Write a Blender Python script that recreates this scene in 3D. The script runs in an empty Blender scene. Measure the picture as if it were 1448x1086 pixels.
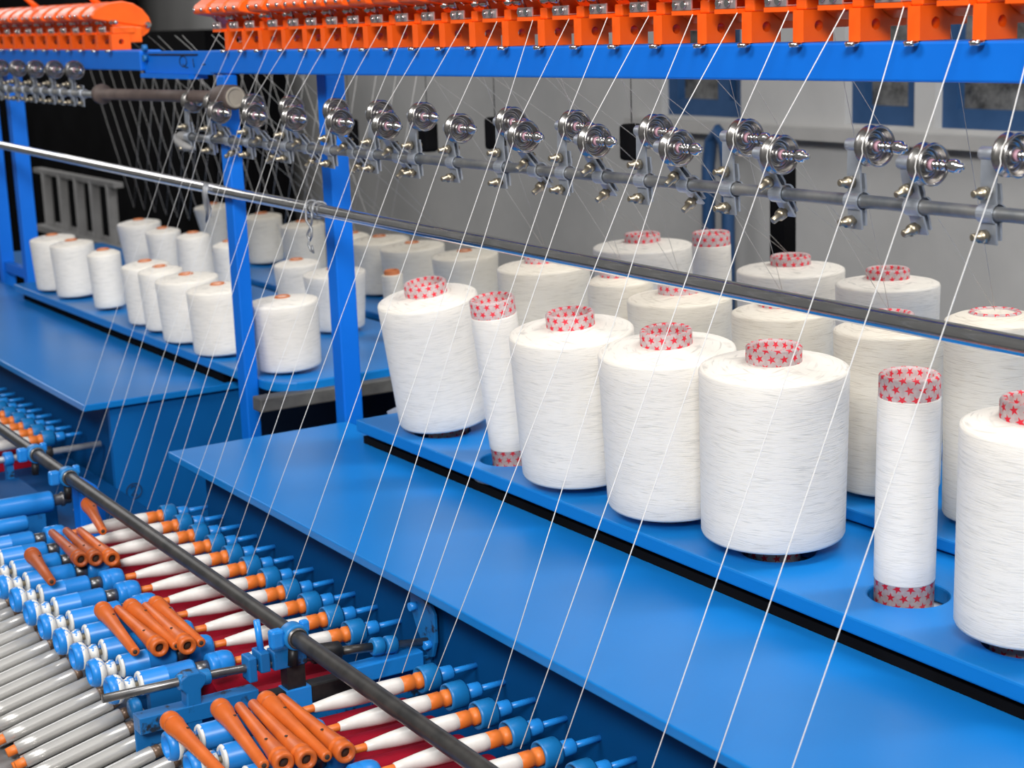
import bpy, bmesh, math, random
from mathutils import Vector, Matrix
random.seed(7)
PI = math.pi
EYE = 1.62                       # camera height above the floor
sc = bpy.context.scene
COL = sc.collection

# ------------------------------------------------------------------ materials
def new_mat(name):
    m = bpy.data.materials.new(name); m.use_nodes = True
    nt = m.node_tree
    return m, nt, nt.nodes['Principled BSDF']

def coords(nt, scale=(1, 1, 1), src='Object'):
    tc = nt.nodes.new('ShaderNodeTexCoord'); mp = nt.nodes.new('ShaderNodeMapping')
    mp.inputs['Scale'].default_value = scale
    nt.links.new(tc.outputs[src], mp.inputs['Vector'])
    return mp.outputs['Vector']

def noise(nt, vec, scale, detail=3, rough=.55):
    n = nt.nodes.new('ShaderNodeTexNoise')
    n.inputs['Scale'].default_value = scale; n.inputs['Detail'].default_value = detail; n.inputs['Roughness'].default_value = rough
    nt.links.new(vec, n.inputs['Vector'])
    return n.outputs['Fac']

def ramp(nt, fac, stops):
    r = nt.nodes.new('ShaderNodeValToRGB')
    els = r.color_ramp.elements
    while len(els) < len(stops): els.new(.5)
    for e, (p, c) in zip(els, stops):
        e.position = p; e.color = (*c, 1) if len(c) == 3 else c
    nt.links.new(fac, r.inputs['Fac'])
    return r.outputs['Color']

def bump(nt, bsdf, fac, strength, dist):
    b = nt.nodes.new('ShaderNodeBump')
    b.inputs['Strength'].default_value = strength; b.inputs['Distance'].default_value = dist
    nt.links.new(fac, b.inputs['Height']); nt.links.new(b.outputs['Normal'], bsdf.inputs['Normal'])

def paint(name, a, b, rough, scale=30, metal=0., bstr=.0, lo=.35, hi=.7, src='Object', spec=.5):
    m, nt, p = new_mat(name)
    f = noise(nt, coords(nt, src=src), scale, 4)
    nt.links.new(ramp(nt, f, [(lo, a), (hi, b)]), p.inputs['Base Color'])
    p.inputs['Roughness'].default_value = rough; p.inputs['Metallic'].default_value = metal
    p.inputs['Specular IOR Level'].default_value = spec
    if bstr: bump(nt, p, f, bstr, .002)
    return m

def chipped(name, base, chip, rough, scale, cut, soft=.02, metal=0.):
    """paint with sharp worn patches"""
    m, nt, p = new_mat(name)
    f = noise(nt, coords(nt), scale, 5, .6)
    nt.links.new(ramp(nt, f, [(cut, base), (min(1, cut + soft), chip)]), p.inputs['Base Color'])
    p.inputs['Roughness'].default_value = rough; p.inputs['Metallic'].default_value = metal
    return m

M = {}
M['table'] = paint('blue enamel sheet', (.006, .180, .55), (.008, .20, .59), .30, 3, spec=.22)
M['frame'] = paint('blue frame paint', (.001, .150, .68), (.0015, .170, .74), .48, 6, spec=.3)
M['cabinet'] = paint('shaded dark blue cabinet paint', (.001, .052, .18), (.0015, .062, .21), .55, 5, spec=.1)  # blue darkened by the shade that lies under the worktop
M['side_panel'] = paint('mid blue panel paint', (.002, .105, .36), (.003, .125, .41), .5, 5, spec=.2)
M['machine'] = chipped('light blue machine paint', (.012, .225, .68), (.35, .48, .60), .36, 38, .70)
M['machine_dark'] = chipped('blue cast paint with grime', (.006, .145, .42), (.012, .02, .035), .45, 45, .55, .10)
M['pin'] = paint('bright blue pin paint', (.014, .25, .74), (.02, .27, .78), .3, 20)
M['collar'] = paint('blue collar paint', (.008, .17, .47), (.010, .20, .52), .4, 40)
M['worn'] = chipped('white worn paint with blue left', (.72, .72, .69), (.03, .25, .70), .5, 60, .54, .03)
M['orange'] = paint('orange casting paint', (.93, .105, .004), (1.0, .14, .006), .38, 12)
M['bobbin'] = paint('orange plastic bobbin', (.54, .105, .012), (.66, .14, .016), .42, 25)
M['bobbin_old'] = paint('brown orange bobbin', (.34, .07, .012), (.45, .09, .015), .45, 25)
M['bobbin_dark'] = paint('brownish clear sleeve', (.13, .085, .06), (.20, .13, .09), .35, 25, .3)
M['quill'] = paint('orange quill', (.74, .17, .022), (.80, .20, .03), .45, 25)
M['tan'] = paint('tan paper tube', (.50, .15, .05), (.60, .20, .07), .7, 40)
M['chrome'] = paint('polished steel', (.62, .62, .61), (.72, .71, .70), .16, 20, 1.)
M['bright_steel'] = paint('bright satin steel', (.62, .62, .61), (.74, .74, .73), .3, 20, .5)
M['disc_metal'] = paint('spun steel disc', (.40, .385, .37), (.50, .485, .47), .27, 20, 1.)
M['zinc'] = paint('zinc plated sheet', (.42, .46, .52), (.52, .56, .62), .42, 40, .7)
M['brass'] = paint('yellow zinc bolt', (.34, .29, .21), (.46, .41, .32), .34, 60, .9)
M['pipe'] = paint('dull steel pipe', (.20, .22, .24), (.42, .41, .39), .42, 16, .75, .05)
M['blackrod'] = paint('blackened steel rod', (.040, .040, .040), (.085, .08, .075), .38, 30, .5)
M['shaft'] = paint('grey turned shaft', (.14, .14, .145), (.24, .23, .22), .35, 40, .8)
M['darkmetal'] = paint('oily dark metal', (.015, .016, .018), (.045, .042, .04), .45, 40, .4)
M['rubber'] = paint('dark rubber', (.02, .03, .04), (.03, .04, .05), .7, 40)
M['brownroll'] = paint('brown wrapped roller', (.075, .055, .05), (.11, .08, .07), .6, 20)
M['beige'] = paint('beige bore lining', (.34, .30, .24), (.42, .38, .30), .7, 20)
M['pink'] = paint('pink ceramic', (.58, .30, .38), (.66, .40, .47), .35, 60)
M['clip'] = paint('pinkish plated clip', (.55, .45, .45), (.68, .58, .58), .32, 70, .75)
M['white'] = paint('white paper', (.78, .77, .74), (.84, .83, .80), .8, 30)
M['red'] = paint('dark red guard', (.26, .002, .014), (.34, .003, .020), .6, 20, spec=.2)
M['tray'] = paint('grey steel tray', (.20, .21, .22), (.30, .31, .31), .4, 12, .5)
M['bar'] = paint('grey bar', (.07, .07, .07), (.12, .12, .115), .6, 20)
M['black'] = paint('black machine casing', (.0025, .0025, .003), (.006, .006, .007), .85, 5, spec=.05)
M['rack'] = paint('pale grey rack', (.26, .255, .25), (.34, .335, .33), .6, 10)
M['wire'] = paint('grey wire', (.30, .31, .33), (.42, .43, .45), .4, 40, .6)
M['ink'] = paint('dark ink', (.004, .02, .06), (.006, .03, .08), .7, 40)
M['rag'] = paint('grey rag', (.20, .24, .32), (.34, .38, .46), .9, 40)
M['hole'] = paint('dark bore', (.03, .018, .012), (.05, .03, .02), .8, 40)

def yarn(name, a, b, rough=.5, ring=.35):
    """fine wound windings: two layers of thin dark lines that cross at a slight tilt"""
    m, nt, p = new_mat(name)
    fs = []
    for sc_, rx in (((30, 30, 800), .09), ((24, 24, 1200), -.07)):
        tc = nt.nodes.new('ShaderNodeTexCoord'); mp = nt.nodes.new('ShaderNodeMapping'); mp2 = nt.nodes.new('ShaderNodeMapping')
        mp.inputs['Rotation'].default_value = (rx, -rx * .8, 0); mp2.inputs['Scale'].default_value = sc_
        nt.links.new(tc.outputs['Object'], mp.inputs['Vector']); nt.links.new(mp.outputs['Vector'], mp2.inputs['Vector'])
        fs.append(noise(nt, mp2.outputs['Vector'], 1., 2, .5))
    mn = nt.nodes.new('ShaderNodeMath'); mn.operation = 'MINIMUM'
    nt.links.new(fs[0], mn.inputs[0]); nt.links.new(fs[1], mn.inputs[1])
    nt.links.new(ramp(nt, mn.outputs[0], [(.27, a), (.43, b)]), p.inputs['Base Color'])
    p.inputs['Roughness'].default_value = rough
    p.inputs['Sheen Weight'].default_value = .1
    bump(nt, p, mn.outputs[0], ring, .0016)
    return m
M['yarn'] = yarn('white wound yarn', (.62, .59, .53), (.86, .815, .735))
M['cream'] = yarn('cream wound yarn', (.58, .52, .42), (.78, .725, .615))
M['spool_yarn'] = yarn('glossy white spool yarn', (.68, .655, .60), (.88, .84, .77), .32)
M['quill_yarn'] = paint('silky quill yarn', (.74, .71, .67), (.82, .80, .77), .33, 60)
M['thread'] = paint('white thread', (.80, .79, .77), (.86, .85, .83), .6, 50)
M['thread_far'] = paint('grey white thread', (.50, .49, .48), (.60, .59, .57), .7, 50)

def quill_steel():
    m, nt, p = new_mat('glossy grey wound quill')
    f = noise(nt, coords(nt, (40, 4, 40)), 1., 3)
    nt.links.new(ramp(nt, f, [(.3, (.55, .54, .52)), (.7, (.70, .69, .67))]), p.inputs['Base Color'])
    p.inputs['Metallic'].default_value = .5; p.inputs['Roughness'].default_value = .3
    return m
M['tray_quill'] = quill_steel()

def star_paper():
    """pinkish paper printed with staggered red five pointed stars, mapped on the tube's unrolled surface (metres)"""
    m, nt, p = new_mat('red star paper')
    N, L = nt.nodes, nt.links
    def mth(op, a, b=None, c=None):
        n = N.new('ShaderNodeMath'); n.operation = op
        for i, v in enumerate((a, b, c)):
            if v is None: continue
            if isinstance(v, (int, float)): n.inputs[i].default_value = v
            else: L.new(v, n.inputs[i])
        return n.outputs[0]
    uv = N.new('ShaderNodeUVMap'); sp = N.new('ShaderNodeSeparateXYZ'); L.new(uv.outputs['UV'], sp.inputs[0])
    px, py, R = .2293 / 14, .0118, .0062
    row = mth('FLOOR', mth('DIVIDE', sp.outputs['Y'], py))
    u = mth('ADD', mth('DIVIDE', sp.outputs['X'], px), mth('MULTIPLY', mth('MODULO', row, 2.), .5))
    col = mth('FLOOR', u)
    cx = mth('MULTIPLY', mth('SUBTRACT', mth('SUBTRACT', u, col), .5), px)
    cy = mth('SUBTRACT', sp.outputs['Y'], mth('MULTIPLY', mth('ADD', row, .5), py))
    cm = N.new('ShaderNodeCombineXYZ'); L.new(col, cm.inputs[0]); L.new(row, cm.inputs[1])
    wn = N.new('ShaderNodeTexWhiteNoise'); wn.noise_dimensions = '2D'; L.new(cm.outputs[0], wn.inputs['Vector'])
    ang = mth('ADD', mth('ADD', mth('ARCTAN2', cx, cy), 2 * PI), mth('MULTIPLY', wn.outputs['Value'], .7))
    k = 2 * PI / 5
    a = mth('ABSOLUTE', mth('SUBTRACT', mth('MODULO', ang, k), k / 2))
    r = mth('SQRT', mth('ADD', mth('MULTIPLY', cx, cx), mth('MULTIPLY', cy, cy)))
    ri = .40 * R; A = 1 / ri; B = (1 / R - math.cos(PI / 5) * A) / math.sin(PI / 5)
    d = mth('MULTIPLY', r, mth('ADD', mth('MULTIPLY', mth('COSINE', a), A), mth('MULTIPLY', mth('SINE', a), B)))
    star = mth('LESS_THAN', d, 1.)
    f = noise(nt, coords(nt), 160, 3)
    base = ramp(nt, f, [(.3, (.45, .34, .34)), (.75, (.60, .50, .495))])
    mx = N.new('ShaderNodeMix'); mx.data_type = 'RGBA'
    L.new(star, mx.inputs[0]); L.new(base, mx.inputs[6]); mx.inputs[7].default_value = (.72, .012, .035, 1)
    L.new(mx.outputs[2], p.inputs['Base Color']); p.inputs['Roughness'].default_value = .55
    return m
M['star'] = star_paper()

def wall_mat():
    m, nt, p = new_mat('grey plaster')
    f = noise(nt, coords(nt), 1.3, 5, .6)
    nt.links.new(ramp(nt, f, [(.3, (.36, .36, .36)), (.7, (.50, .498, .49))]), p.inputs['Base Color'])
    p.inputs['Roughness'].default_value = .9
    return m
M['wall'] = wall_mat()
M['floor'] = paint('dark concrete floor', (.07, .07, .072), (.13, .13, .13), .7, 4)
M['ledge'] = paint('pale sill plaster', (.36, .355, .345), (.42, .41, .40), .9, 6)
def pane_mat():
    m, nt, p = new_mat('dusty window glass')
    f = noise(nt, coords(nt), 7, 5, .7)
    nt.links.new(ramp(nt, f, [(.38, (.02, .021, .022)), (.72, (.26, .26, .255))]), p.inputs['Base Color'])
    p.inputs['Roughness'].default_value = .25
    return m
M['pane'] = pane_mat()
M['winframe'] = paint('blue window paint', (.012, .055, .15), (.02, .07, .18), .55, 12)

# ------------------------------------------------------------------ mesh builder
class MB:
    def __init__(s):
        s.v, s.f, s.uv, s.sm = [], [], {}, []
    def add(s, vs, fs, smooth=False, uvs=None):
        o = len(s.v); s.v += [tuple(q) for q in vs]
        for i, f in enumerate(fs):
            if uvs: s.uv[len(s.f)] = uvs[i]
            s.f.append(tuple(o + j for j in f)); s.sm.append(smooth)
        return s
    def box(s, lo, hi, rot=None, piv=None):
        (x0, y0, z0), (x1, y1, z1) = lo, hi
        vs = [Vector(q) for q in ((x0,y0,z0),(x1,y0,z0),(x1,y1,z0),(x0,y1,z0),(x0,y0,z1),(x1,y0,z1),(x1,y1,z1),(x0,y1,z1))]
        if rot is not None:
            pv = Vector(piv) if piv else (vs[0] + vs[6]) / 2
            vs = [pv + rot @ (q - pv) for q in vs]
        return s.add(vs, [(0,3,2,1),(4,5,6,7),(0,1,5,4),(1,2,6,5),(2,3,7,6),(3,0,4,7)])
    def lathe(s, prof, origin=(0,0,0), axis='Z', n=24, closed=False, smooth=True, circ=None):
        """prof: (along, radius) pairs; axis Z, Y, X or any direction"""
        o = Vector(origin)
        ax = {'X': Vector((1,0,0)), 'Y': Vector((0,1,0)), 'Z': Vector((0,0,1))}[axis] if isinstance(axis, str) else Vector(axis).normalized()
        e1 = ax.orthogonal().normalized(); e2 = ax.cross(e1)
        vs, fs, uvs = [], [], []
        ln = [0.]
        for i in range(1, len(prof)):
            ln.append(ln[-1] + math.hypot(prof[i][0]-prof[i-1][0], prof[i][1]-prof[i-1][1]))
        for a, r in prof:
            for k in range(n):
                t = 2 * PI * k / n
                vs.append(o + ax * a + (e1 * math.cos(t) + e2 * math.sin(t)) * max(r, 1e-5))
        m = len(prof)
        for i in range(m if closed else m - 1):
            j = (i + 1) % m
            for k in range(n):
                k2 = (k + 1) % n
                fs.append((i*n+k, i*n+k2, j*n+k2, j*n+k))
                if circ:
                    u0, u1 = circ * k / n, circ * (k + 1) / n
                    uvs.append(((u0, ln[i]), (u1, ln[i]), (u1, ln[j] if j else ln[i]), (u0, ln[j] if j else ln[i])))
        s.add(vs, fs, smooth, uvs if circ else None)
        if not closed:
            o0 = len(s.v) - len(vs)
            for i, fl in ((0, True), (m - 1, False)):
                if prof[i][1] > 1e-4:
                    idx = [o0 + i*n + k for k in range(n)]
                    s.f.append(tuple(reversed(idx)) if fl else tuple(idx)); s.sm.append(False)
        return s
    def cyl(s, p0, p1, r, n=16, r1=None, bev=0.):
        p0, p1 = Vector(p0), Vector(p1); L = (p1 - p0).length
        r1 = r if r1 is None else r1
        pr = [(0, r), (L, r1)] if not bev else [(0, r - bev), (bev, r), (L - bev, r1), (L, r1 - bev)]
        return s.lathe(pr, p0, p1 - p0, n)
    def prism(s, poly, ax, a0, a1):
        """poly in the two other axes (cyclic order) extruded along axis index ax from a0 to a1"""
        def mk(p, a):
            q = [0, 0, 0]; q[ax] = a; q[(ax+1) % 3] = p[0]; q[(ax+2) % 3] = p[1]; return q
        n = len(poly)
        area = sum(poly[i][0]*poly[(i+1)%n][1]-poly[(i+1)%n][0]*poly[i][1] for i in range(n))
        if area < 0: poly = poly[::-1]
        vs = [mk(p, a0) for p in poly] + [mk(p, a1) for p in poly]
        fs = [tuple(reversed(range(n))), tuple(range(n, 2*n))] + [(i, (i+1)%n, n+(i+1)%n, n+i) for i in range(n)]
        return s.add(vs, fs)
    def tube(s, pts, r, n=6, caps=True, closed=False):
        pts = [Vector(p) for p in pts]; m = len(pts)
        rs = r if isinstance(r, (list, tuple)) else [r] * m
        vs, fs = [], []
        up = None
        for i in range(m):
            a = pts[(i-1) % m] if (closed or i) else pts[0]; b = pts[(i+1) % m] if (closed or i < m-1) else pts[-1]
            t = (b - a).normalized()
            if up is None: up = t.orthogonal().normalized()
            up = (up - t * up.dot(t)).normalized(); sd = t.cross(up)
            for k in range(n):
                an = 2*PI*k/n
                vs.append(pts[i] + (up*math.cos(an) + sd*math.sin(an)) * rs[i])
        for i in range(m if closed else m-1):
            j = (i+1) % m
            for k in range(n):
                fs.append((i*n+k, i*n+(k+1)%n, j*n+(k+1)%n, j*n+k))
        if caps and not closed:
            fs += [tuple(reversed(range(n))), tuple(range((m-1)*n, m*n))]
        return s.add(vs, fs, True)
    def holed(s, x0, x1, y0, y1, z0, z1, holes, n=40):
        """a plate with round through holes (x, y, r), each alone in its own strip of x"""
        holes = sorted(holes); cuts = [x0]
        for a, b in zip(holes, holes[1:]): cuts.append((a[0]+a[2]+b[0]-b[2]) / 2)
        cuts.append(x1)
        for (hx, hy, r), c0, c1 in zip(holes, cuts, cuts[1:]):
            ins, outs = [], []
            for k in range(n):
                t = 2*PI*(k+.5)/n; c, sn = math.cos(t), math.sin(t)
                ins.append((hx+r*c, hy+r*sn))
                q = min(((c1-hx)/c if c > 1e-9 else 9, (c0-hx)/c if c < -1e-9 else 9, (y1-hy)/sn if sn > 1e-9 else 9, (y0-hy)/sn if sn < -1e-9 else 9), key=lambda v: v if v > 0 else 9)
                outs.append([hx+q*c, hy+q*sn])
            for cx in (c0, c1):
                for cy in (y0, y1):
                    i = min(range(n), key=lambda j: (outs[j][0]-cx)**2+(outs[j][1]-cy)**2); outs[i] = [cx, cy]
            vs = [(x, y, z1) for x, y in ins] + [(x, y, z1) for x, y in outs] + [(x, y, z0) for x, y in ins] + [(x, y, z0) for x, y in outs]
            fs = []
            for k in range(n):
                j = (k+1) % n
                fs += [(k, n+k, n+j, j), (2*n+j, 3*n+j, 3*n+k, 2*n+k), (k, j, 2*n+j, 2*n+k)]
                on = lambda v, w: abs(v[0]-w[0]) < 1e-7 and v[0] in (x0, x1) or abs(v[1]-w[1]) < 1e-7 and (abs(v[1]-y0) < 1e-7 or abs(v[1]-y1) < 1e-7)
                if on(outs[k], outs[j]): fs.append((n+j, n+k, 3*n+k, 3*n+j))
            s.add(vs, fs)
        return s
    def build(s, name, mat, parent=None, loc=(0,0,0), bevel=0.):
        me = bpy.data.meshes.new(name); me.from_pydata(s.v, [], s.f); me.validate()
        me.polygons.foreach_set('use_smooth', s.sm[:len(me.polygons)])
        if s.uv:
            lay = me.uv_layers.new(name='UVMap')
            for fi, us in s.uv.items():
                for li, q in zip(me.polygons[fi].loop_indices, us): lay.data[li].uv = q
        me.materials.append(M[mat] if isinstance(mat, str) else mat)
        me.update()
        o = bpy.data.objects.new(name, me); COL.objects.link(o); o.location = loc
        if parent: o.parent = parent
        if bevel:
            b = o.modifiers.new('edge', 'BEVEL'); b.width = bevel; b.segments = 2; b.limit_method = 'ANGLE'; b.angle_limit = .7
        return o

def tag(o, label=None, cat=None, group=None, kind=None):
    if label: o['label'] = label
    if cat: o['category'] = cat
    if group: o['group'] = group
    if kind: o['kind'] = kind
    return o
def thing(name, loc, label, cat, group=None, rot=(0,0,0)):
    o = bpy.data.objects.new(name, None); COL.objects.link(o); o.empty_display_size = .02
    o.location = (loc[0], loc[1], loc[2] + EYE); o.rotation_euler = rot
    return tag(o, label, cat, group)
def dup(src, loc, label, group=None, rot=None):
    r = src.copy(); COL.objects.link(r); r.location = (loc[0], loc[1], loc[2] + EYE)
    if rot is not None: r.rotation_euler = rot
    r['label'] = label
    if group: r['group'] = group
    for ch in list(src.children):
        c = ch.copy(); COL.objects.link(c); c.parent = r
        for g in list(ch.children):
            d = g.copy(); COL.objects.link(d); d.parent = c
    return r
def solo(mb, name, mat, label, cat, group=None, bevel=0., org=(0,0,0)):
    o = mb.build(name, mat, None, (org[0], org[1], org[2] + EYE), bevel)
    return tag(o, label, cat, group)
def structure(mb, name, mat, parent=None):
    o = mb.build(name, mat, parent, (0, 0, 0 if parent else EYE))
    if not parent: o['kind'] = 'structure'
    return o
ORD = ['first','second','third','fourth','fifth','sixth','seventh','eighth','ninth','tenth','eleventh','twelfth','thirteenth','fourteenth','fifteenth','sixteenth','seventeenth','eighteenth','nineteenth','twentieth','twenty-first','twenty-second','twenty-third','twenty-fourth','twenty-fifth','twenty-sixth','twenty-seventh','twenty-eighth']
def lerp(a, b, t): return a + (b - a) * t

# ------------------------------------------------------------------ setting (heights are measured from the eye level, z = 0)
FL = -EYE
structure(MB().box((-16, -3, FL - .05), (4, 3.75, FL)), 'floor', 'floor')
# back wall with three window openings
WY = 3.6
wall = MB()
wins = [(-4.805, -4.375), (-3.885, -3.595), (-3.515, -2.60)]
xs = [-16] + [v for w in wins for v in w] + [4]
SILL, HEAD = -.358, .75
wall.box((-16, WY, FL), (4, WY + .15, SILL)); wall.box((-16, WY, HEAD), (4, WY + .15, 1.9))
for i in range(0, len(xs), 2): wall.box((xs[i], WY, SILL), (xs[i+1], WY + .15, HEAD))
structure(wall, 'wall_back', 'wall')
for i, (a, b) in enumerate(wins):
    t = .055
    fr = MB().box((a, WY+.03, SILL), (b, WY+.09, SILL+t)).box((a, WY+.03, HEAD-t), (b, WY+.09, HEAD)).box((a, WY+.03, SILL+t), (a+t, WY+.09, HEAD-t)).box((b-t, WY+.03, SILL+t), (b, WY+.09, HEAD-t))
    if i == 0: fr.box((lerp(a, b, .64), WY+.03, SILL+t), (lerp(a, b, .64)+.06, WY+.09, HEAD-t))
    w = structure(fr, 'window_%d' % (i+1), 'winframe')
    structure(MB().box((a+t, WY+.06, SILL+t), (b-t, WY+.07, HEAD-t)), 'pane', 'pane', w)
structure(MB().box((-4.95, WY-.06, SILL-.05), (-1.5, WY+.02, SILL-.012)), 'trim_1', 'ledge')

# ------------------------------------------------------------------ far background things
t = thing('dark_machine', (-9.8, 3.1, FL), 'tall black machine casing standing behind the left frame', 'machine')
MB().box((-3.6, -.1, 0), (2.33, .3, EYE - .02)).build('casing', 'black', t)
MB().box((-3.6, 0, EYE - .02), (.4, .3, EYE + .75)).build('upper_casing', 'black', t)
t = thing('pipe_rack', (-7.0, 2.2, FL), 'pale grey rack of five upright pipes behind the far left cones', 'rack')
for i, x in enumerate((-.43, -.2, .02, .22, .43)):
    MB().cyl((x, 0, 0), (x, 0, EYE - .60), .021, 12).build('pipe', 'rack', t)
MB().box((-.55, -.02, EYE - .61), (.52, .02, EYE - .59)).build('top_rail', 'rack', t)
MB().box((-.5, -.05, EYE - .86), (.95, .05, EYE - .835)).build('lower_rail', 'rack', t)
solo(MB().tube([(-4.36, 3.45, FL), (-4.36, 3.45, -.50), (-4.345, 3.45, -.42), (-4.31, 3.45, -.385), (-4.275, 3.45, -.42), (-4.26, 3.45, -.50), (-4.26, 3.45, FL)], .022, 8), 'arched_frame', 'winframe', 'blue arched tube frame standing below the first window', 'frame')

# ------------------------------------------------------------------ worktops and cabinets
TT = -.75
def worktop(x0, x1, name_label):
    return solo(MB().box((x0, 1.0235, TT - .014), (x1, 1.385, TT)), 'worktop', 'table', name_label, 'worktop', None, .002)
worktop(-2.865, -.45, 'large glossy blue worktop in front of the star-tube yarn cones')
worktop(-6.6, -3.345, 'blue worktop at upper left below the tan-tube yarn cones')
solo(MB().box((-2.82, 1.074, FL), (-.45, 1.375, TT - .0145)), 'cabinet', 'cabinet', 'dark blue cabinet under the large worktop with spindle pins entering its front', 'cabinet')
t = thing('cabinet', (-5, 1.2, FL), 'blue cabinet with a circled 2 on its end panel under the left worktop', 'cabinet')
MB().box((-1.6, -.115, 0), (1.625, .175, TT - .0145 - FL)).build('body', 'cabinet', t)
MB().box((1.625, -.118, 0), (1.64, .178, TT - .0155 - FL)).build('end_panel', 'side_panel', t)
ringp = [(1.642, -.0805 + .0165*math.cos(a*PI/9) , .6685 + .0165*math.sin(a*PI/9)) for a in range(18)]
mk = MB().tube(ringp, .0011, 5, closed=True)
mk.tube([(1.642, -.0875, .6755), (1.642, -.083, .6805), (1.642, -.077, .6785), (1.642, -.076, .6725), (1.642, -.087, .6595), (1.642, -.074, .6595)], .0011, 5)
mk.build('circled_number', 'ink', t)

# ------------------------------------------------------------------ shelves with peg holes
ST = -.706
FRONT = [(-2.525, 1.40), (-2.29, 1.395), (-2.108, 1.405), (-1.882, 1.413), (-1.657, 1.42), (-1.430, 1.432), (-1.236, 1.42), (-1.02, 1.42), (-.80, 1.42)]
t = thing('cone_shelf', (0, 0, ST), 'blue front shelf with round peg holes under the big star-tube cones', 'shelf')
MB().holed(-2.70, -.5, 1.322, 1.598, -.022, 0, [(x + .004, y, .049) for x, y in FRONT]).build('plate', 'table', t, bevel=.003)
for x, y in FRONT:
    MB().lathe([(-.030, .0), (-.030, .062), (-.0225, .062), (-.0225, .0)], (x + .004, y, 0), n=32).build('peg_disc', 'white', t)
MB().box((-2.69, 1.331, -.0435), (-.5, 1.36, -.0305)).build('under_rail', 'black', t)  # black here stands in for the shade in the gap below the lip
t = thing('cone_shelf', (0, 0, ST + .022), 'blue raised shelf behind the front row of star-tube cones', 'shelf')
MID = [(-2.614, 1.68), (-2.368, 1.68), (-2.204, 1.68), (-1.944, 1.68), (-1.719, 1.68), (-1.527, 1.68), (-1.29, 1.68), (-1.05, 1.68)]
MB().box((-2.76, 1.575, -.018), (-.5, 1.86, 0)).build('plate', 'table', t, bevel=.003)
MB().box((-2.69, 1.605, -.30), (-.5, 1.62, -.018)).build('under_rail', 'bar', t)
t = thing('cone_shelf', (0, 0, ST + .03), 'blue rear shelf under the farthest star-tube cones', 'shelf')
MB().box((-2.95, 1.875, -.018), (-.5, 2.16, 0)).build('plate', 'table', t, bevel=.003)
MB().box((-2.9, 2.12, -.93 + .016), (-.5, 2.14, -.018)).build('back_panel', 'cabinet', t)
# left shelves, the front one with a rounded end past the post
t = thing('cone_shelf', (0, 0, ST), 'blue left shelf with rounded right end under the tan-tube cones', 'shelf')
rc = .075
poly = [(-4.86, 1.316), (-3.062 - rc, 1.33)] + [(-3.062 - rc + rc*math.sin(a*PI/16), 1.33 + rc - rc*math.cos(a*PI/16)) for a in range(1, 9)] + [(-3.075, 1.83), (-5.6, 1.83), (-5.6, 1.45), (-4.86, 1.45)]
MB().prism(poly, 2, -.020, 0).build('plate', 'table', t, bevel=.003)
MB().box((-4.84, 1.337, -.0435), (-3.36, 1.36, -.0205)).build('under_rail', 'black', t)  # coloured black to put shade into the gap under this shelf
t = thing('cone_shelf', (0, 0, ST + .012), 'blue left rear shelf under the farthest tan-tube cones', 'shelf')
MB().box((-5.2, 1.845, -.018), (-3.3, 2.15, 0)).build('plate', 'table', t, bevel=.003)
MB().box((-5.15, 2.1, FL - ST - .012), (-3.3, 2.12, -.018)).build('back_panel', 'cabinet', t)
solo(MB().box((-3.085, 1.285, -.752), (-3.045, 2.1, -.7235)), 'support_bar', 'bar', 'dark grey bar under the rounded end of the left shelf', 'bar', None, .003)
rag = MB()
rag.tube([(-2.80, 1.44, -.735), (-2.79, 1.47, -.728), (-2.775, 1.50, -.733), (-2.765, 1.53, -.726), (-2.76, 1.56, -.732)], [.008, .014, .012, .013, .007], 7)
rag.tube([(-2.81, 1.45, -.748), (-2.79, 1.48, -.752), (-2.78, 1.53, -.750)], [.006, .012, .008], 7)
solo(rag, 'rag', 'rag', 'crumpled grey rag in the gap between the two machines', 'rag')
solo(MB().box((-2.86, 1.43, FL), (-2.74, 1.60, -.762)), 'filler', 'black', 'black filler block added in the dark gap between the worktops', 'filler')  # added block, only a dark filler for the gap

# ------------------------------------------------------------------ frame: posts, beams
PG = 'blue square posts of the creel frame'
def post(x, dx, y0, y1, z1, label):
    a = MB()
    w = .02
    vs = []
    for z, sx in ((FL, 0.), (z1, dx)):
        vs += [(x+sx-w, y0, z), (x+sx+w, y0, z), (x+sx+w, y1, z), (x+sx-w, y1, z)]
    a.add(vs, [(3,2,1,0), (4,5,6,7), (0,1,5,4), (1,2,6,5), (2,3,7,6), (3,0,4,7)])
    return solo(a, 'upright_post', 'frame', label, 'post', PG, .003)
post(-3.165, -.010, 1.300, 1.329, -.0965, 'blue upright post standing between the left worktop and the rounded shelf end')
post(-2.893, -.006, 1.386, 1.426, -.06, 'blue upright post at the left end of the big cones with a wire hook')
post(-4.965, -.035, 1.388, 1.432, -.06, 'wide blue post at the far left end of the left shelf')
post(-5.24, -.02, 1.388, 1.428, -.06, 'dark blue post cut by the left edge of the photo')
solo(MB().box((-5.95, 1.395, -.718), (-4.99, 1.42, -.688)), 'tie_bar', 'frame', 'blue horizontal tie bar low between the two far left posts', 'bar', None, .002)
for xx, yy in ((-2.36, 2.25), (-2.0, 2.25)):
    pass
solo(MB().box((-2.645, 2.25, FL), (-2.60, 2.28, -.30)), 'rear_post', 'black', 'black post behind the rear star-tube cones', 'post')
solo(MB().box((-1.853, 1.9, FL), (-1.838, 1.93, -.50)), 'rear_bar', 'cabinet', 'thin dark blue upright bar between two cream cones at right', 'bar')
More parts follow.
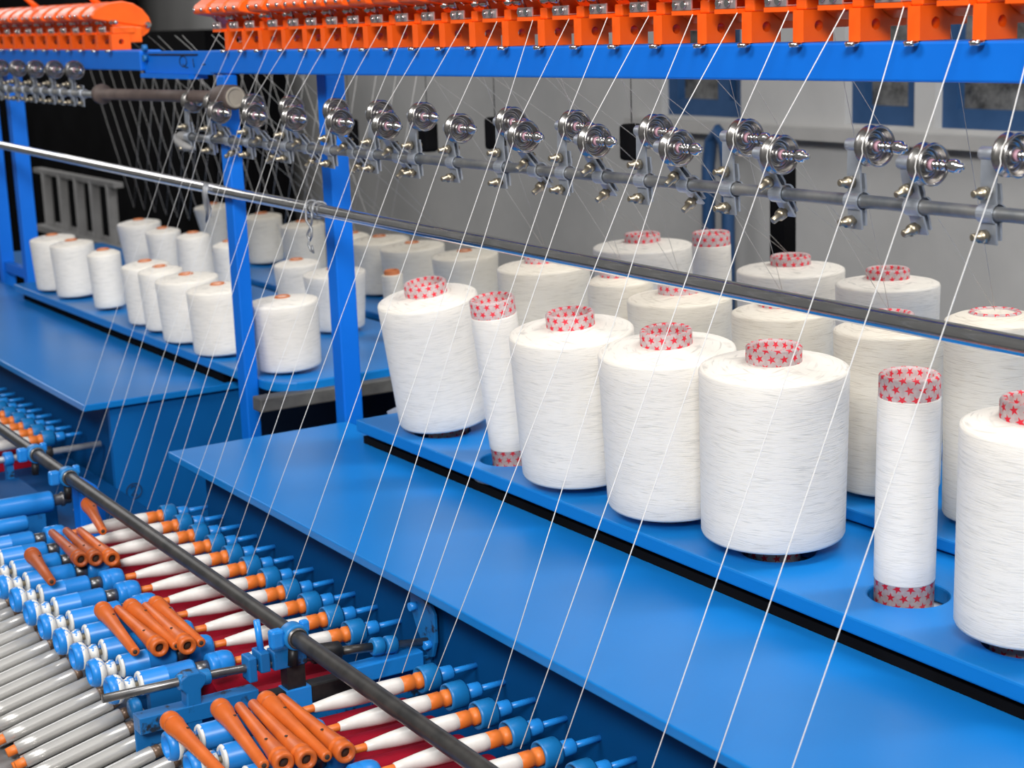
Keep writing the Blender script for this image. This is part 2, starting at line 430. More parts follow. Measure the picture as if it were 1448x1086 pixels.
def beam(x0, x1, zt0, zt1, h0, h1, label):
    y0, y1 = 1.320, 1.372
    vs = [(x0, y0, zt0-h0), (x1, y0, zt1-h1), (x1, y1, zt1-h1), (x0, y1, zt0-h0), (x0, y0, zt0), (x1, y0, zt1), (x1, y1, zt1), (x0, y1, zt0)]
    return solo(MB().add(vs, [(0,3,2,1),(4,5,6,7),(0,1,5,4),(1,2,6,5),(2,3,7,6),(3,0,4,7)]), 'top_beam', 'frame', label, 'beam', 'blue top beams', .003)
def beam_top(x): return lerp(-.049, -.041, (x + 3.26) / 2.09)
beam(-3.275, -.45, beam_top(-3.275), beam_top(-.45), .046, .041, 'long blue top beam carrying the right-hand row of orange tensioners')
beam(-6.6, -3.675, -.038, -.049, .056, .044, 'blue top beam at upper left carrying the left row of orange tensioners')
t = thing('joint_channel', (-3.475, 1.33, -.072), 'short blue channel with pen marks joining the two top beams', 'channel')
MB().box((-.198, 0, -.026), (.198, .006, .020)).box((-.198, .006, .014), (.198, .045, .020)).box((-.198, .006, -.026), (.198, .045, -.021)).build('channel', 'frame', t)
MB().box((-.198, -.012, -.036), (.09, .03, -.0265)).build('lower_lip', 'frame', t)
for z in (.028, .006):
    MB().cyl((-.178, -.010, z), (-.178, .0, z), .008, 6).build('bolt', 'machine_dark', t)
MB().box((-.165, -.004, .0135), (.12, .0, .0155)).build('slot', 'darkmetal', t)
def ringpts(cx, cz, rx, rz, n=16): return [(cx + rx*math.cos(2*PI*i/n), -.0008, cz + rz*math.sin(2*PI*i/n)) for i in range(n)]
pm = MB().tube(ringpts(.036, .0, .020, .011), .0011, 5, closed=True)
pm.tube([(.034, -.0008, -.006), (.050, -.0008, -.013), (.062, -.0008, -.012)], .0011, 5)
pm.tube([(.092, -.0008, .006), (.096, -.0008, -.012)], .0012, 5)
pm.tube([(.140, -.0008, -.006), (.158, -.0008, -.005)], .0012, 5)
pm.build('pen_marks', 'ink', t)

# ------------------------------------------------------------------ rods
def rodz(x): return lerp(-.322, -.336, (x + 3.07) / 1.93) if x > -3.07 else lerp(-.300, -.322, (x + 4.9) / 1.83)
rod = MB().tube([(x, 1.285, rodz(x)) for x in (-6.4, -4.9, -4, -3.07, -2.65, -2.0, -1.5, -1.1, -.45)], .0108, 20)
solo(rod, 'guide_rod', 'chrome', 'long polished steel rod crossing in front of the posts and the cones', 'rod')
def pipez(x): return lerp(-.222, -.209, (x + 3.3) / 2.15)
PY = 1.29
t = thing('roller_pipe', (0, PY, 0), 'long dull steel pipe carrying the right-hand guide rollers', 'pipe')
MB().tube([(x, 0, pipez(x)) for x in (-3.36, -2.6, -1.9, -1.2, -.45)], .0075, 16).build('pipe', 'pipe', t)
MB().lathe([(-3.40, .003), (-3.385, .009), (-3.36, .0105), (-3.335, .0105), (-3.33, .0076)], (0, 0, pipez(-3.36)), 'X', 14).build('end_cap', 'rack', t)
MB().tube([(-3.40, -.004, -.222), (-3.37, -.012, -.232), (-3.33, -.014, -.240), (-3.30, -.010, -.243)], [.004, .008, .009, .004], 8).build('end_clamp', 'rack', t)
t = thing('roller_pipe', (-3.9, PY, -.148), 'short dull pipe carrying the five guide rollers at the far left', 'pipe')
MB().cyl((-2.4, 0, 0), (.045, 0, 0), .0085, 14).build('pipe', 'pipe', t)
t = thing('flanged_roller', (-3.86, PY, -.146), 'brown flanged roller between the two guide roller pipes', 'roller')
MB().lathe([(-.012, .004), (-.012, .022), (.0, .0235), (.010, .022), (.010, .0125), (.45, .0125), (.78, .0125)], (0, 0, 0), (1, 0, .012), 24).build('barrel', 'brownroll', t)
MB().lathe([(.008, .005), (.046, .0062), (.056, .004), (.058, .0)], (0, -.004, 0), (1, 0, 0), 14).build('pin', 'chrome', t)
MB().lathe([(.70, .0128), (.70, .021), (.715, .024), (.775, .024), (.783, .021), (.783, .015), (.74, .013)], (0, 0, 0), (1, 0, .012), 24).build('end_flange', 'brownroll', t)
MB().lathe([(.745, .0), (.745, .0146), (.784, .0148), (.784, .0205), (.7835, .0205)], (0, 0, 0), (1, 0, .012), 24).build('bore_lining', 'beige', t)

# wire hook on the long rod at the post
t = thing('wire_hook', (-2.735, 1.285, rodz(-2.735)), 'twisted grey wire hook hanging on the long rod by the post', 'hook')
rg = MB()
for dx in (-.018, .012):
    rg.tube([(dx + .003*math.sin(a), .0145*math.cos(a*PI/8), .0145*math.sin(a*PI/8)) for a in range(16)], .0022, 6, closed=True)
rg.build('coil', 'wire', t)
rg = MB()
rg.tube([(-.014, -.014, 0), (-.012, -.015, -.02), (.006, -.014, -.032), (.008, -.016, -.046), (-.006, -.014, -.055), (-.010, -.016, -.044), (-.002, -.013, -.032), (.010, -.015, -.02), (.012, -.014, 0)], .0024, 6)
rg.tube([(.0, -.016, -.048), (-.008, -.016, -.062), (.002, -.016, -.072), (.012, -.016, -.075), (.006, -.016, -.062)], .002, 6)
rg.build('links', 'wire', t)
tf = MB()
for i in range(7):
    a = random.uniform(-.012, .012)
    tf.tube([(a, -.013, .012), (a + random.uniform(-.005, .005), -.016, -.01), (a + random.uniform(-.01, .01), -.014, -.04), (a + random.uniform(-.012, .008), -.012, -.05 - random.random()*.03)], .0018, 5)
solo(tf, 'thread_tuft', 'wire', 'frayed grey tuft of thread hanging from the long rod beside the middle post', 'tuft', org=(-3.215, 1.285, rodz(-3.215)))

# ------------------------------------------------------------------ yarn cones
def yarn_prof(h, rb, rt, hole, dome=.007, ed=.0055):
    p = [(0, hole), (0, rb - ed), (ed*.3, rb - ed*.3), (ed, rb)]
    for i in range(1, 8): p.append((lerp(ed, h - ed, i/8), lerp(rb, rt, i/8)))
    p += [(h - ed, rt), (h - ed*.4, rt - ed*.22), (h, rt - ed), (h + dome*.6, lerp(rt, hole, .5)), (h + dome, hole)]
    return p
def star_tube_prof(z0, z1, r, wall=.0085):
    return [(z0, r - .003), (z0 + .002, r), (z1 - .003, r), (z1 - .001, r - .0015), (z1, r - .003), (z1 - .001, r - wall + .001), (z1 - .004, r - wall), (z1 - .05, r - wall), (z1 - .05, .0)]
def make_cone(name, x, y, zb, h, rb, rt, label, cat, group, kind, ymat, tr, t0, t1, lean=(0., 0.)):
    """kind star / tan; zb is where the yarn starts; t0, t1 the tube's ends measured from zb"""
    o = thing(name, (x, y, zb), label, cat, group, rot=(-lean[1], lean[0], 0))
    MB().lathe(yarn_prof(h, rb, rt, tr - .001, 0.007 if rt > tr + .01 else .0, .0055 if rt > tr + .01 else .002), n=64).build('yarn', ymat, o)
    if kind == 'star':
        MB().lathe(star_tube_prof(t0, t1, tr), n=48, circ=.2293).build('paper_tube', 'star', o)
    else:
        MB().lathe(star_tube_prof(t0, t1, tr, .005), n=24).build('paper_tube', 'tan', o)
    return o
ZB = -.687
GF = 'big star-tube packages in the front row'
cone = lambda i, *a, **k: make_cone(*a, **k)
front = [  # name, x, y, h, rb, rt, lean, label
 ('yarn_cone', -2.535, 1.418, .222, .083, .0865, -.20, 'leftmost white yarn cone on a red star tube beside the blue post'),
 ('yarn_spool', -2.298, 1.407, .225, .0372, .0372, -.19, 'slim white yarn spool with star tube, standing between two big front cones'),
 ('yarn_cone', -2.097, 1.408, .224, .0915, .0945, -.10, 'white yarn cone on a star tube just right of the slim front spool'),
 ('yarn_cone', -1.877, 1.417, .226, .0945, .0968, -.07, 'white star-tube cone left of the largest cone in front'),
 ('yarn_cone', -1.676, 1.430, .229, .0955, .0980, .0, 'largest white yarn cone in front with its star tube standing clear'),
 ('yarn_spool', -1.434, 1.432, .231, .0370, .0370, .0, 'slim white spool standing in an open round hole of the blue shelf'),
 ('yarn_cone', -1.236, 1.420, .236, .077, .0785, .0, 'white yarn cone cut off by the right edge of the photo'),
]
for nm, x, y, h, rb, rt, ln, lb in front:
    sp = nm == 'yarn_spool'
    z0 = ZB
    make_cone(nm, x, y, z0, h, rb, rt, lb, 'yarn spool' if sp else 'yarn cone', GF, 'star', 'spool_yarn' if sp else 'yarn', .0362 if sp else .0367, -.042, h + (.028 if not sp else .027), (.04, ln * .62 - .025))
GM = 'cream star-tube packages in the middle row'
ZM = ST + .022 + .008
mid = [
 (-2.600, .226, .078, .086, -.06, 'cream star-tube cone behind the rod, left of the slim middle cone', .022),
 (-2.362, .226, .052, .057, -.04, 'slim cream star-tube cone half hidden by the rod above the second big cone', .024),
 (-2.196, .216, .078, .086, -.04, 'cream star-tube cone right behind the fourth front package', .024),
 (-1.944, .226, .074, .0765, -.02, 'cream star-tube cone behind the largest front cone, its tube crossed by the rod', .022),
 (-1.719, .229, .074, .078, .0, 'cream star-tube cone behind the slim right spool, its tube crossed by the rod', .022),
 (-1.527, .268, .062, .0645, .0, 'tall narrow cream cone behind the right edge cone with a nearly flush star tube', .010),
]
for x, h, rb, rt, ln, lb, up in mid:
    make_cone('yarn_cone', x, 1.68, ZM, h, rb, rt, lb, 'yarn cone', GM, 'star', 'cream', .034, -.0075, h + up, (0, ln * .62))
ZR = ST + .03 + .008
rear = [
 ('yarn_cone', -2.735, .210, .094, .100, -.03, 'wide white star-tube cone farthest back above the rod'),
 ('yarn_spool', -2.515, .232, .0368, .0368, -.03, 'slim star-tube spool in the back row just right of the wide cone'),
 ('yarn_cone', -2.292, .210, .092, .096, -.02, 'white star-tube cone in the back row left of the dark rear post'),
 ('yarn_cone', -2.052, .212, .082, .086, .0, 'white star-tube cone at the right end of the back row'),
]
for nm, x, h, rb, rt, ln, lb in rear:
    sp = nm == 'yarn_spool'
    make_cone(nm, x, 2.0, ZR, h, rb, rt, lb, 'yarn spool' if sp else 'yarn cone', 'star-tube packages in the back row', 'star', 'yarn', .0358, -.0075, h + .024, (0, ln * .62))
# tan-tube cones of the left machine
GL = 'white tan-tube cones of the left machine, front row'
ZL = ST + .008
left_front = [
 (-4.650, 1.386, .060, .062, 'leftmost white tan-tube cone in the front row of the left shelf'),
 (-4.487, 1.388, .056, .058, 'second white tan-tube cone from the left end of the left shelf'),
 (-4.225, 1.388, .040, .0425, 'slim white tan-tube cone, third from the left in front'),
 (-3.935, 1.394, .056, .0585, 'fourth tan-tube cone from the left in front, its lower rim dark'),
 (-3.818, 1.388, .050, .053, 'fifth tan-tube cone from the left in front, narrow'),
 (-3.650, 1.388, .068, .072, 'broad white tan-tube cone, second in front from the middle post'),
 (-3.455, 1.385, .068, .070, 'white tan-tube cone half hidden by the left side of the middle post'),
 (-3.190, 1.418, .066, .073, 'white tan-tube cone standing alone on the rounded shelf end between the posts'),
]
for x, y, rb, rt, lb in left_front:
    make_cone('yarn_cone', x, y, ZL, .140, rb, rt, lb, 'yarn cone', GL, 'tan', 'yarn', .0175, -.0075, .150, (0, -.055))
left_mid = [
 (-4.835, 1.70, .138, .052, .064, 'white tan-tube cone at upper left in front of the black gap'),
 (-4.640, 1.70, .130, .042, .050, 'small tan-tube cone right behind the fourth and fifth front cones'),
 (-4.405, 1.70, .138, .052, .046, 'small tan-tube cone narrowing upward, behind the fifth front cone'),
 (-4.150, 1.70, .138, .044, .044, 'small tan-tube cone just left of the middle post, second row'),
 (-3.735, 1.70, .132, .050, .056, 'tan-tube cone just right of the middle post, second row'),
 (-3.530, 1.70, .132, .060, .073, 'tapered tan-tube cone left of the right post, second row'),
 (-3.318, 1.74, .145, .023, .0235, 'very slim brown-tube spool just right of the post with the wire hook'),
]
for x, y, h, rb, rt, lb in left_mid:
    sp = rt < .03
    make_cone('yarn_spool' if sp else 'yarn_cone', x, y, ZL, h, rb, rt, lb, 'yarn spool' if sp else 'yarn cone', 'tan-tube packages in the second row of the left machine', 'tan', 'yarn' if not sp else 'cream', .0175, -.0075, h + .010, (0, -.045))
left_rear = [
 (-5.00, .135, .034, .058, 'strongly tapered tan-tube cone high beside the left edge of the middle post'),
 (-4.62, .135, .052, .058, 'farthest tan-tube cone seen just right of the middle post'),
 (-4.34, .135, .056, .062, 'far tan-tube cone left of the hanging wire hook'),
 (-4.03, .130, .046, .046, 'far tan-tube cone just right of the post under the rod'),
 (-3.875, .135, .066, .077, 'far tan-tube cone second right of the post, under the rod'),
 (-3.700, .135, .072, .081, 'far tan-tube cone with bright brown tube above the leftmost star-tube cone'),
 (-3.440, .140, .070, .079, 'far tan-tube cone above the slim front spool, last of the tan ones'),
]
for x, h, rb, rt, lb in left_rear:
    make_cone('yarn_cone', x, 2.0, ST + .012 + .008, h, rb, rt, lb, 'yarn cone', 'tan-tube cones in the back row of the left machine', 'tan', 'cream', .0185, -.0075, h + .010, (0, -.05))

# ------------------------------------------------------------------ orange thread tensioners
def make_tensioner(loc, label, group):
    o = thing('thread_tensioner', loc, label, 'thread tensioner', group)
    # body: a cast plate across the machine with a round hole, hole axis along x
    b = MB().holed(0, .045, 0, .036, -.018, 0, [(.023, .018, .0062)], 28)
    b.v = [(z, x, y) for x, y, z in b.v]
    body = b.build('bracket', 'orange', o)
    MB().box((-.018, .004, .0362), (0, .058, .052)).box((-.018, .045, .015), (-.004, .075, .05)).build('arm', 'orange', o, bevel=.002)
    MB().prism([(-.006, .0345), (.022, .035), (.022, .0405), (-.006, .040)], 0, -.062, -.0005 - .018).build('ledge', 'orange', o)
    MB().box((-.060, -.0065, .0403), (-.022, -.0035, .0535)).box((-.060, -.0035, .0408), (-.022, .012, .0422)).build('clip', 'clip', o, bevel=.0008)
    for x in (-.053, -.035): MB().cyl((x, -.0095, .047), (x, -.0065, .047), .0038 if x < -.05 else .0048, 10).build('screw', 'chrome', o)
    MB().lathe([(0, .0075), (.004, .0082), (.0055, .006)], (-.004, -.0085, -.005), 'Z', 12).build('bolt', 'chrome', o)
    MB().lathe([(-.016, .003), (-.012, .0055), (-.003, .0055), (-.002, .0035), (.012, .0035), (.013, .006), (.024, .0045), (.026, .0)], (0, .006, .062), 'X', 12).build('tension_spring', 'chrome', o)
    MB().tube([(-.050, .002, .052), (-.048, -.004, .062), (-.044, -.008, .072), (-.038, -.006, .070), (-.032, .002, .062)], .0022, 6).build('wire_guide', 'chrome', o)
    up = [(-.032, .070), (-.036, .078), (-.030, .088), (-.014, .099), (.010, .107), (.040, .110), (.066, .104), (.088, .090), (.102, .072), (.107, .056), (.104, .0475)]
    lo = [(.004, .0635), (.103, .0468), (.098, .037), (.084, .028), (.064, .023), (.046, .024), (.032, .032), (.018, .050)]
    h = MB().prism(up, 0, -.090, -.022).build('hood', 'orange', o, bevel=.003)
    MB().prism(lo, 0, -.088, -.024).build('lower_shell', 'orange', o)
    for x in (-.078, -.040): MB().cyl((x, -.0385, .079), (x, -.033, .079), .0034, 10).build('hood_screw', 'chrome', h)
    MB().lathe([(0, .0075), (.006, .0075), (.007, .005), (.014, .005)], (-.022, .096, .054), 'X', 10).build('end_bolt', 'chrome', h)
    return o
bolts_r = [-3.165,-3.08,-3.003,-2.898,-2.808,-2.733,-2.651,-2.57,-2.484,-2.398,-2.312,-2.221,-2.127,-2.031,-1.94,-1.85,-1.759,-1.669,-1.584,-1.493,-1.401,-1.312,-1.221,-1.13]
TG = 'orange thread tensioners on the right-hand beam'
proto = None
NR = len(bolts_r)
for i, x in enumerate(bolts_r):
    lb = 'orange thread tensioner, %s from the left end of the right-hand beam' % ORD[i] if i < NR // 2 else 'orange thread tensioner, %s from the right edge on the right-hand beam' % ORD[NR - 1 - i]
    loc = (x, 1.320, beam_top(x) + .0005)
    if proto is None: proto = make_tensioner(loc, lb, TG)
    else: dup(proto, loc, lb, TG)
bolts_l = [-3.851 - .0975*i for i in range(11)]
for i, x in enumerate(bolts_l):
    tn = dup(proto, (x, 1.320, lerp(-.049, -.038, (x + 3.675) / -2.925) + .0005), 'orange thread tensioner, %s from the right end of the upper left row' % ORD[i], 'orange thread tensioners on the left beam')
    if i in (1, 6):
        lv = MB().tube([(-.05, .03, .100), (-.05, .012, .118), (-.05, -.012, .140), (-.05, -.022, .150)], [.010, .0075, .006, .0055], 8).build('lever', 'orange', tn)
        MB().box((-.058, -.036, .138), (-.042, -.020, .156)).build('lever_clip', 'clip', lv, bevel=.002)

# ------------------------------------------------------------------ guide rollers
def make_roller(loc, phi, L, label, group):
    o = thing('guide_roller', loc, label, 'guide roller', group, rot=(phi, 0, 0))
    f = [(-.004, L), (-.0045, .030), (-.0035, .0135)]
    for i in range(9):
        a = PI/2 + PI * i / 8 * .86 + .2
        f.append((.0098*math.cos(a) - .001, .0098*math.sin(a)))
    f += [(-.003, -.0125), (-.001, -.031)]
    th = .0026
    bk = [(y + th, z) for y, z in f]
    a = MB().prism(f + bk[::-1], 0, -.010, .010)
    a.build('clamp_arm', 'zinc', o)
    g = [(.002, .030), (.004, .0135)]
    for i in range(9):
        an = PI/2 - PI * i / 8 * .86 - .2
        g.append((.0098*math.cos(an) + .001, .0098*math.sin(an)))
    g += [(.004, -.0125), (.0045, -.027)]
    MB().prism(g + [(y + th, z) for y, z in g][::-1], 0, -.010, .010).build('clamp_back', 'zinc', o)
    MB().cyl((-.013, 0, L), (.016, 0, L), .0072, 14, bev=.001).build('eye', 'zinc', o)
    for z in (.021, -.022):
        b = MB().lathe([(-.025, .0028), (-.024, .0042), (-.0145, .0042), (-.0145, .0066), (-.0065, .0070), (-.0065, .0034), (.011, .0034)], (0, 0, z), 'Y', 10).build('bolt', 'brass', o)
    w = MB().lathe([(.018, .006), (.018, .0195), (.0185, .0215), (.0205, .0225), (.0235, .0215), (.0265, .0178), (.0295, .0178), (.0325, .0215), (.035, .0225), (.0368, .0215), (.0372, .0200), (.0340, .0190), (.0255, .0174), (.0245, .0150), (.0270, .0140), (.0272, .0126), (.0248, .0116), (.0246, .0098), (.0300, .0088), (.0315, .0076), (.0315, .0060)], (0, 0, L), 'X', 40).build('wheel', 'disc_metal', o)
    MB().lathe([(.0320, .0030), (.0320, .0060), (.0350, .0054), (.0352, .0030)], (0, 0, L), 'X', 18).build('hub_ring', 'pink', w)
    MB().lathe([(.016, .0028), (.0352, .0028), (.036, .0050), (.039, .0050), (.0392, .0036), (.0405, .0036), (.041, .0056), (.044, .0056), (.0442, .0038), (.046, .0038), (.0465, .0056), (.0505, .0056), (.051, .0036), (.055, .0036), (.0555, .0058), (.0580, .0074), (.066, .0076), (.0700, .0062), (.0712, .0036), (.0755, .0032), (.076, .0)], (0, 0, L), 'X', 16).build('axle', 'chrome', o)
    return o
pairs = [  # rear wheel x, front wheel x and y
 (-1.156, None, 0), (-1.347, -1.257, 1.278), (-1.562, -1.472, 1.265), (-1.736, -1.646, 1.254), (-1.919, -1.829, 1.260), (-2.081, -1.990, 1.253),
 (-2.342, -2.222, 1.286), (-2.484, -2.394, 1.253), (-2.646, -2.556, 1.252), (-2.827, -2.737, 1.253), (-2.997, -2.907, 1.252), (-3.185, -3.095, 1.261), (-3.305, None, 0)]
WHEELS = []
RG = 'twin guide rollers on the right-hand pipe'
NP = len(pairs)
for i, (xr, xf, yf) in enumerate(pairs):
    where = '%s full pair from the right edge' % ORD[i - 1] if i < 6 else '%s pair from the left' % ORD[NP - 2 - i]
    z = pipez(xr - .026)
    L = -.150 - z
    lb = 'steel guide roller on upright arm, rear of the %s' % where if xf else ('steel guide roller cut by the right edge of the photo' if i == 0 else 'single steel guide roller at the left end of the long pipe')
    make_roller((xr - .026, PY, z), 0., L, lb, RG); WHEELS.append((xr, PY, -.150))
    if xf:
        z = pipez(xf - .026); L = math.hypot(PY - yf, -.1635 - z); ph = math.asin((PY - yf) / L)
        make_roller((xf - .026, PY, z), ph, L, 'steel guide roller on leaning arm, front of the %s' % where, RG)
        WHEELS.append((xf, yf, z + L*math.cos(ph)))
for i in range(5):
    x = -4.048 - .157*i
    make_roller((x - .026, PY, -.148), 0., .0545, 'steel guide roller, %s from the right on the upper left pipe' % ORD[i], 'guide rollers on the upper left pipe')
    c = thing('pipe_clamp', (x + .052, PY, -.148), 'small steel clamp on the upper left pipe, right of the %s roller from the right' % ORD[i], 'clamp', 'spare clamps on the upper left pipe')
    MB().lathe([(-.01, .0086), (-.01, .0115), (.01, .0115), (.01, .0086)], (0, 0, 0), 'X', 14, closed=True).box((-.01, -.004, -.03), (.01, -.0015, -.009)).box((-.01, -.002, .009), (.01, .0, .02)).build('strap', 'zinc', c)
    for z in (.016, -.022): MB().cyl((0, -.014, z), (0, -.004, z), .005, 8).build('bolt', 'brass', c)
# dark rollers of the far side
for i, (x, z) in enumerate(((-4.066, -.282), (-3.642, -.274), (-3.326, -.253), (-2.798, -.250))):
    o = thing('rear_weight', (x, 2.02, z), 'blurred black hanging weight behind the guide rollers, %s from the left' % ORD[i], 'weight', 'black weights on the far side')
    MB().box((-.020, -.02, -.045), (.020, .02, .028)).build('weight', 'black', o, bevel=.008)
    MB().cyl((0, 0, .03), (0, 0, -.105 - z), .0012, 6).build('hanger', 'darkmetal', o)
solo(MB().tube([(-5.5, 2.02, -.105), (-1.2, 2.02, -.105)], .008, 8), 'hanger_rail', 'darkmetal', 'dark rail on the far side behind the blue top beam', 'rail')

# ------------------------------------------------------------------ winding spindles
ZS = -.854
def make_spindle(loc, label, group):
    o = thing('winding_spindle', loc, label, 'spindle', group)
    hd = MB().lathe([(.677, .008), (.6775, .0145), (.680, .0165), (.7155, .0165), (.716, .0169), (.7165, .0165), (.752, .0165), (.7555, .0150), (.756, .008)], (0, 0, 0), 'Y', 32).build('housing', 'machine', o)
    MB().lathe([(.6768, .0135), (.6774, .0153), (.6795, .0167), (.6805, .01675)], (0, 0, 0), 'Y', 32).build('worn_edge', 'worn', hd)
    MB().lathe([(.66, .0052), (.678, .0052)], (0, 0, 0), 'Y', 14).build('knob_shaft', 'brass', o)
    MB().lathe([(.755, .0102), (.781, .0102)], (0, 0, 0), 'Y', 18).build('drive_shaft', 'shaft', o)
    MB().lathe([(.776, .011), (.7765, .0165), (.779, .0182), (.788, .0187), (.789, .0182), (.790, .0187), (.800, .0185), (.807, .0170), (.811, .0145), (.812, .007)], (0, 0, 0), 'Y', 28).build('chuck', 'machine', o)
    k = MB().lathe([(.655, .0125), (.652, .0170), (.648, .0196), (.641, .0196), (.636, .0175), (.6345, .0145), (.637, .0122), (.644, .0108), (.6455, .0)], (0, 0, 0), 'Y', 32).build('hand_knob', 'machine', o)
    MB().lathe([(.6565, .0128), (.6530, .0178), (.6490, .0199), (.6455, .01985)], (0, 0, 0), 'Y', 32).lathe([(.6705, .006), (.670, .0122), (.665, .0126), (.661, .0104), (.658, .0102), (.6555, .0128)], (0, 0, 0), 'Y', 28).build('worn_neck', 'worn', k)
    c = MB().lathe([(1.0115, .008), (1.0125, .0165), (1.010, .0182), (.990, .0182), (.9865, .0176), (.9862, .0155), (.994, .0140), (.996, .0)], (0, 0, 0), 'Y', 32).build('collar', 'collar', o)
    MB().lathe([(1.0115, .0092), (1.0165, .0092), (1.0166, .0)], (0, 0, 0), 'Y', 20).build('seal', 'rubber', c)
    MB().lathe([(1.016, .009), (1.0165, .0100), (1.034, .0100), (1.036, .0090), (1.036, .0040)], (0, 0, 0), 'Y', 20).build('boss', 'pin', o)
    MB().lathe([(1.034, .0042), (1.0745, .0042)], (0, 0, 0), 'Y', 14).build('tail_pin', 'pin', o)
    MB().box((-.008, .69, -.05), (.008, .745, -.0125)).build('mount', 'machine_dark', o)
    MB().lathe([(.664, .004), (.663, .0125), (.660, .0140), (.652, .0140), (.649, .012), (.6485, .0)], (.006, .012, -.030), 'Y', 24).build('lower_disc', 'collar', o)
    return o
def make_pirn(loc, label, group):
    o = thing('wound_pirn', loc, label, 'pirn', group)
    MB().lathe([(.9945, .004), (.994, .0108), (.982, .0112), (.981, .0098), (.976, .0096), (.975, .0108), (.956, .0106), (.955, .008), (.84, .0050), (.8115, .0048), (.811, .003)], (0, 0, 0), 'Y', 24).build('quill_tube', 'quill', o)
    pr = [(.9600, .0092), (.9585, .0107), (.950, .0110), (.93, .0114), (.905, .0116), (.885, .0110), (.865, .0095), (.848, .0077), (.8335, .0061), (.8325, .0045)]
    MB().lathe(pr, (0, 0, 0), 'Y', 28).build('yarn', 'quill_yarn', o)
    return o
G1 = [-2.083 - .074*i for i in range(11)]
G2 = [-1.868 + .0727*i for i in range(7)]
G0 = [-3.542 - .0725*i for i in range(9)]
sp = pn = None
for g, (xs_, where, gn) in enumerate(((G1, 'from the near end of the middle bank', 'middle bank'), (G2, 'from the far end of the near right bank', 'near bank'), (G0, 'from the near end of the far left bank', 'far bank'))):
    for i, x in enumerate(xs_):
        zz = ZS + (0 if g else 0)
        l1 = 'blue winding spindle with hand knob, %s %s' % (ORD[i], where)
        l2 = 'white wound pirn in a spindle, %s %s' % (ORD[i], where)
        if sp is None:
            sp = make_spindle((x, 0, zz), l1, 'spindles of the ' + gn); pn = make_pirn((x, 0, zz), l2, 'pirns on the ' + gn)
        else:
            dup(sp, (x, 0, zz), l1, 'spindles of the ' + gn); dup(pn, (x, 0, zz), l2, 'pirns on the ' + gn)
# red guards below the pirns
for x0, x1, lb in ((-2.88, -2.03, 'dark red rippled guard under the pirns of the middle bank'), (-1.93, -.9, 'dark red rippled guard under the pirns of the near right bank'), (-4.3, -3.62, 'dark red rippled guard under the pirns of the far left bank')):
    n = int((x1 - x0) / .0735 * 10)
    vs, fs = [], []
    for j, y in enumerate((.79, .985)):
        for i in range(n + 1):
            x = lerp(x0, x1, i / n); vs.append((x, y, -.905 + .014 * abs(math.sin((x - G1[0]) / .0735 * PI)) + (.0 if j else .004)))
    for j, y in enumerate((.79, .985)):
        for i in range(n + 1): vs.append((lerp(x0, x1, i / n), y, -.93))
    N = n + 1
    for i in range(n): fs += [(i, i+1, N+i+1, N+i), (2*N+i+1, 2*N+i, 3*N+i, 3*N+i+1), (i+1, i, 2*N+i, 2*N+i+1), (N+i, N+i+1, 3*N+i+1, 3*N+i)]
    fs += [(0, N, 3*N, 2*N), (N-1, 3*N-1, 4*N-1, 2*N-1)]
    solo(MB().add(vs, fs, False), 'red_guard', 'red', lb, 'guard')
# machine bed
solo(MB().box((-4.4, .7005, FL), (-.5, 1.0735, -.931)), 'machine_bed', 'cabinet', 'dark blue machine bed below the rows of spindles', 'machine bed')

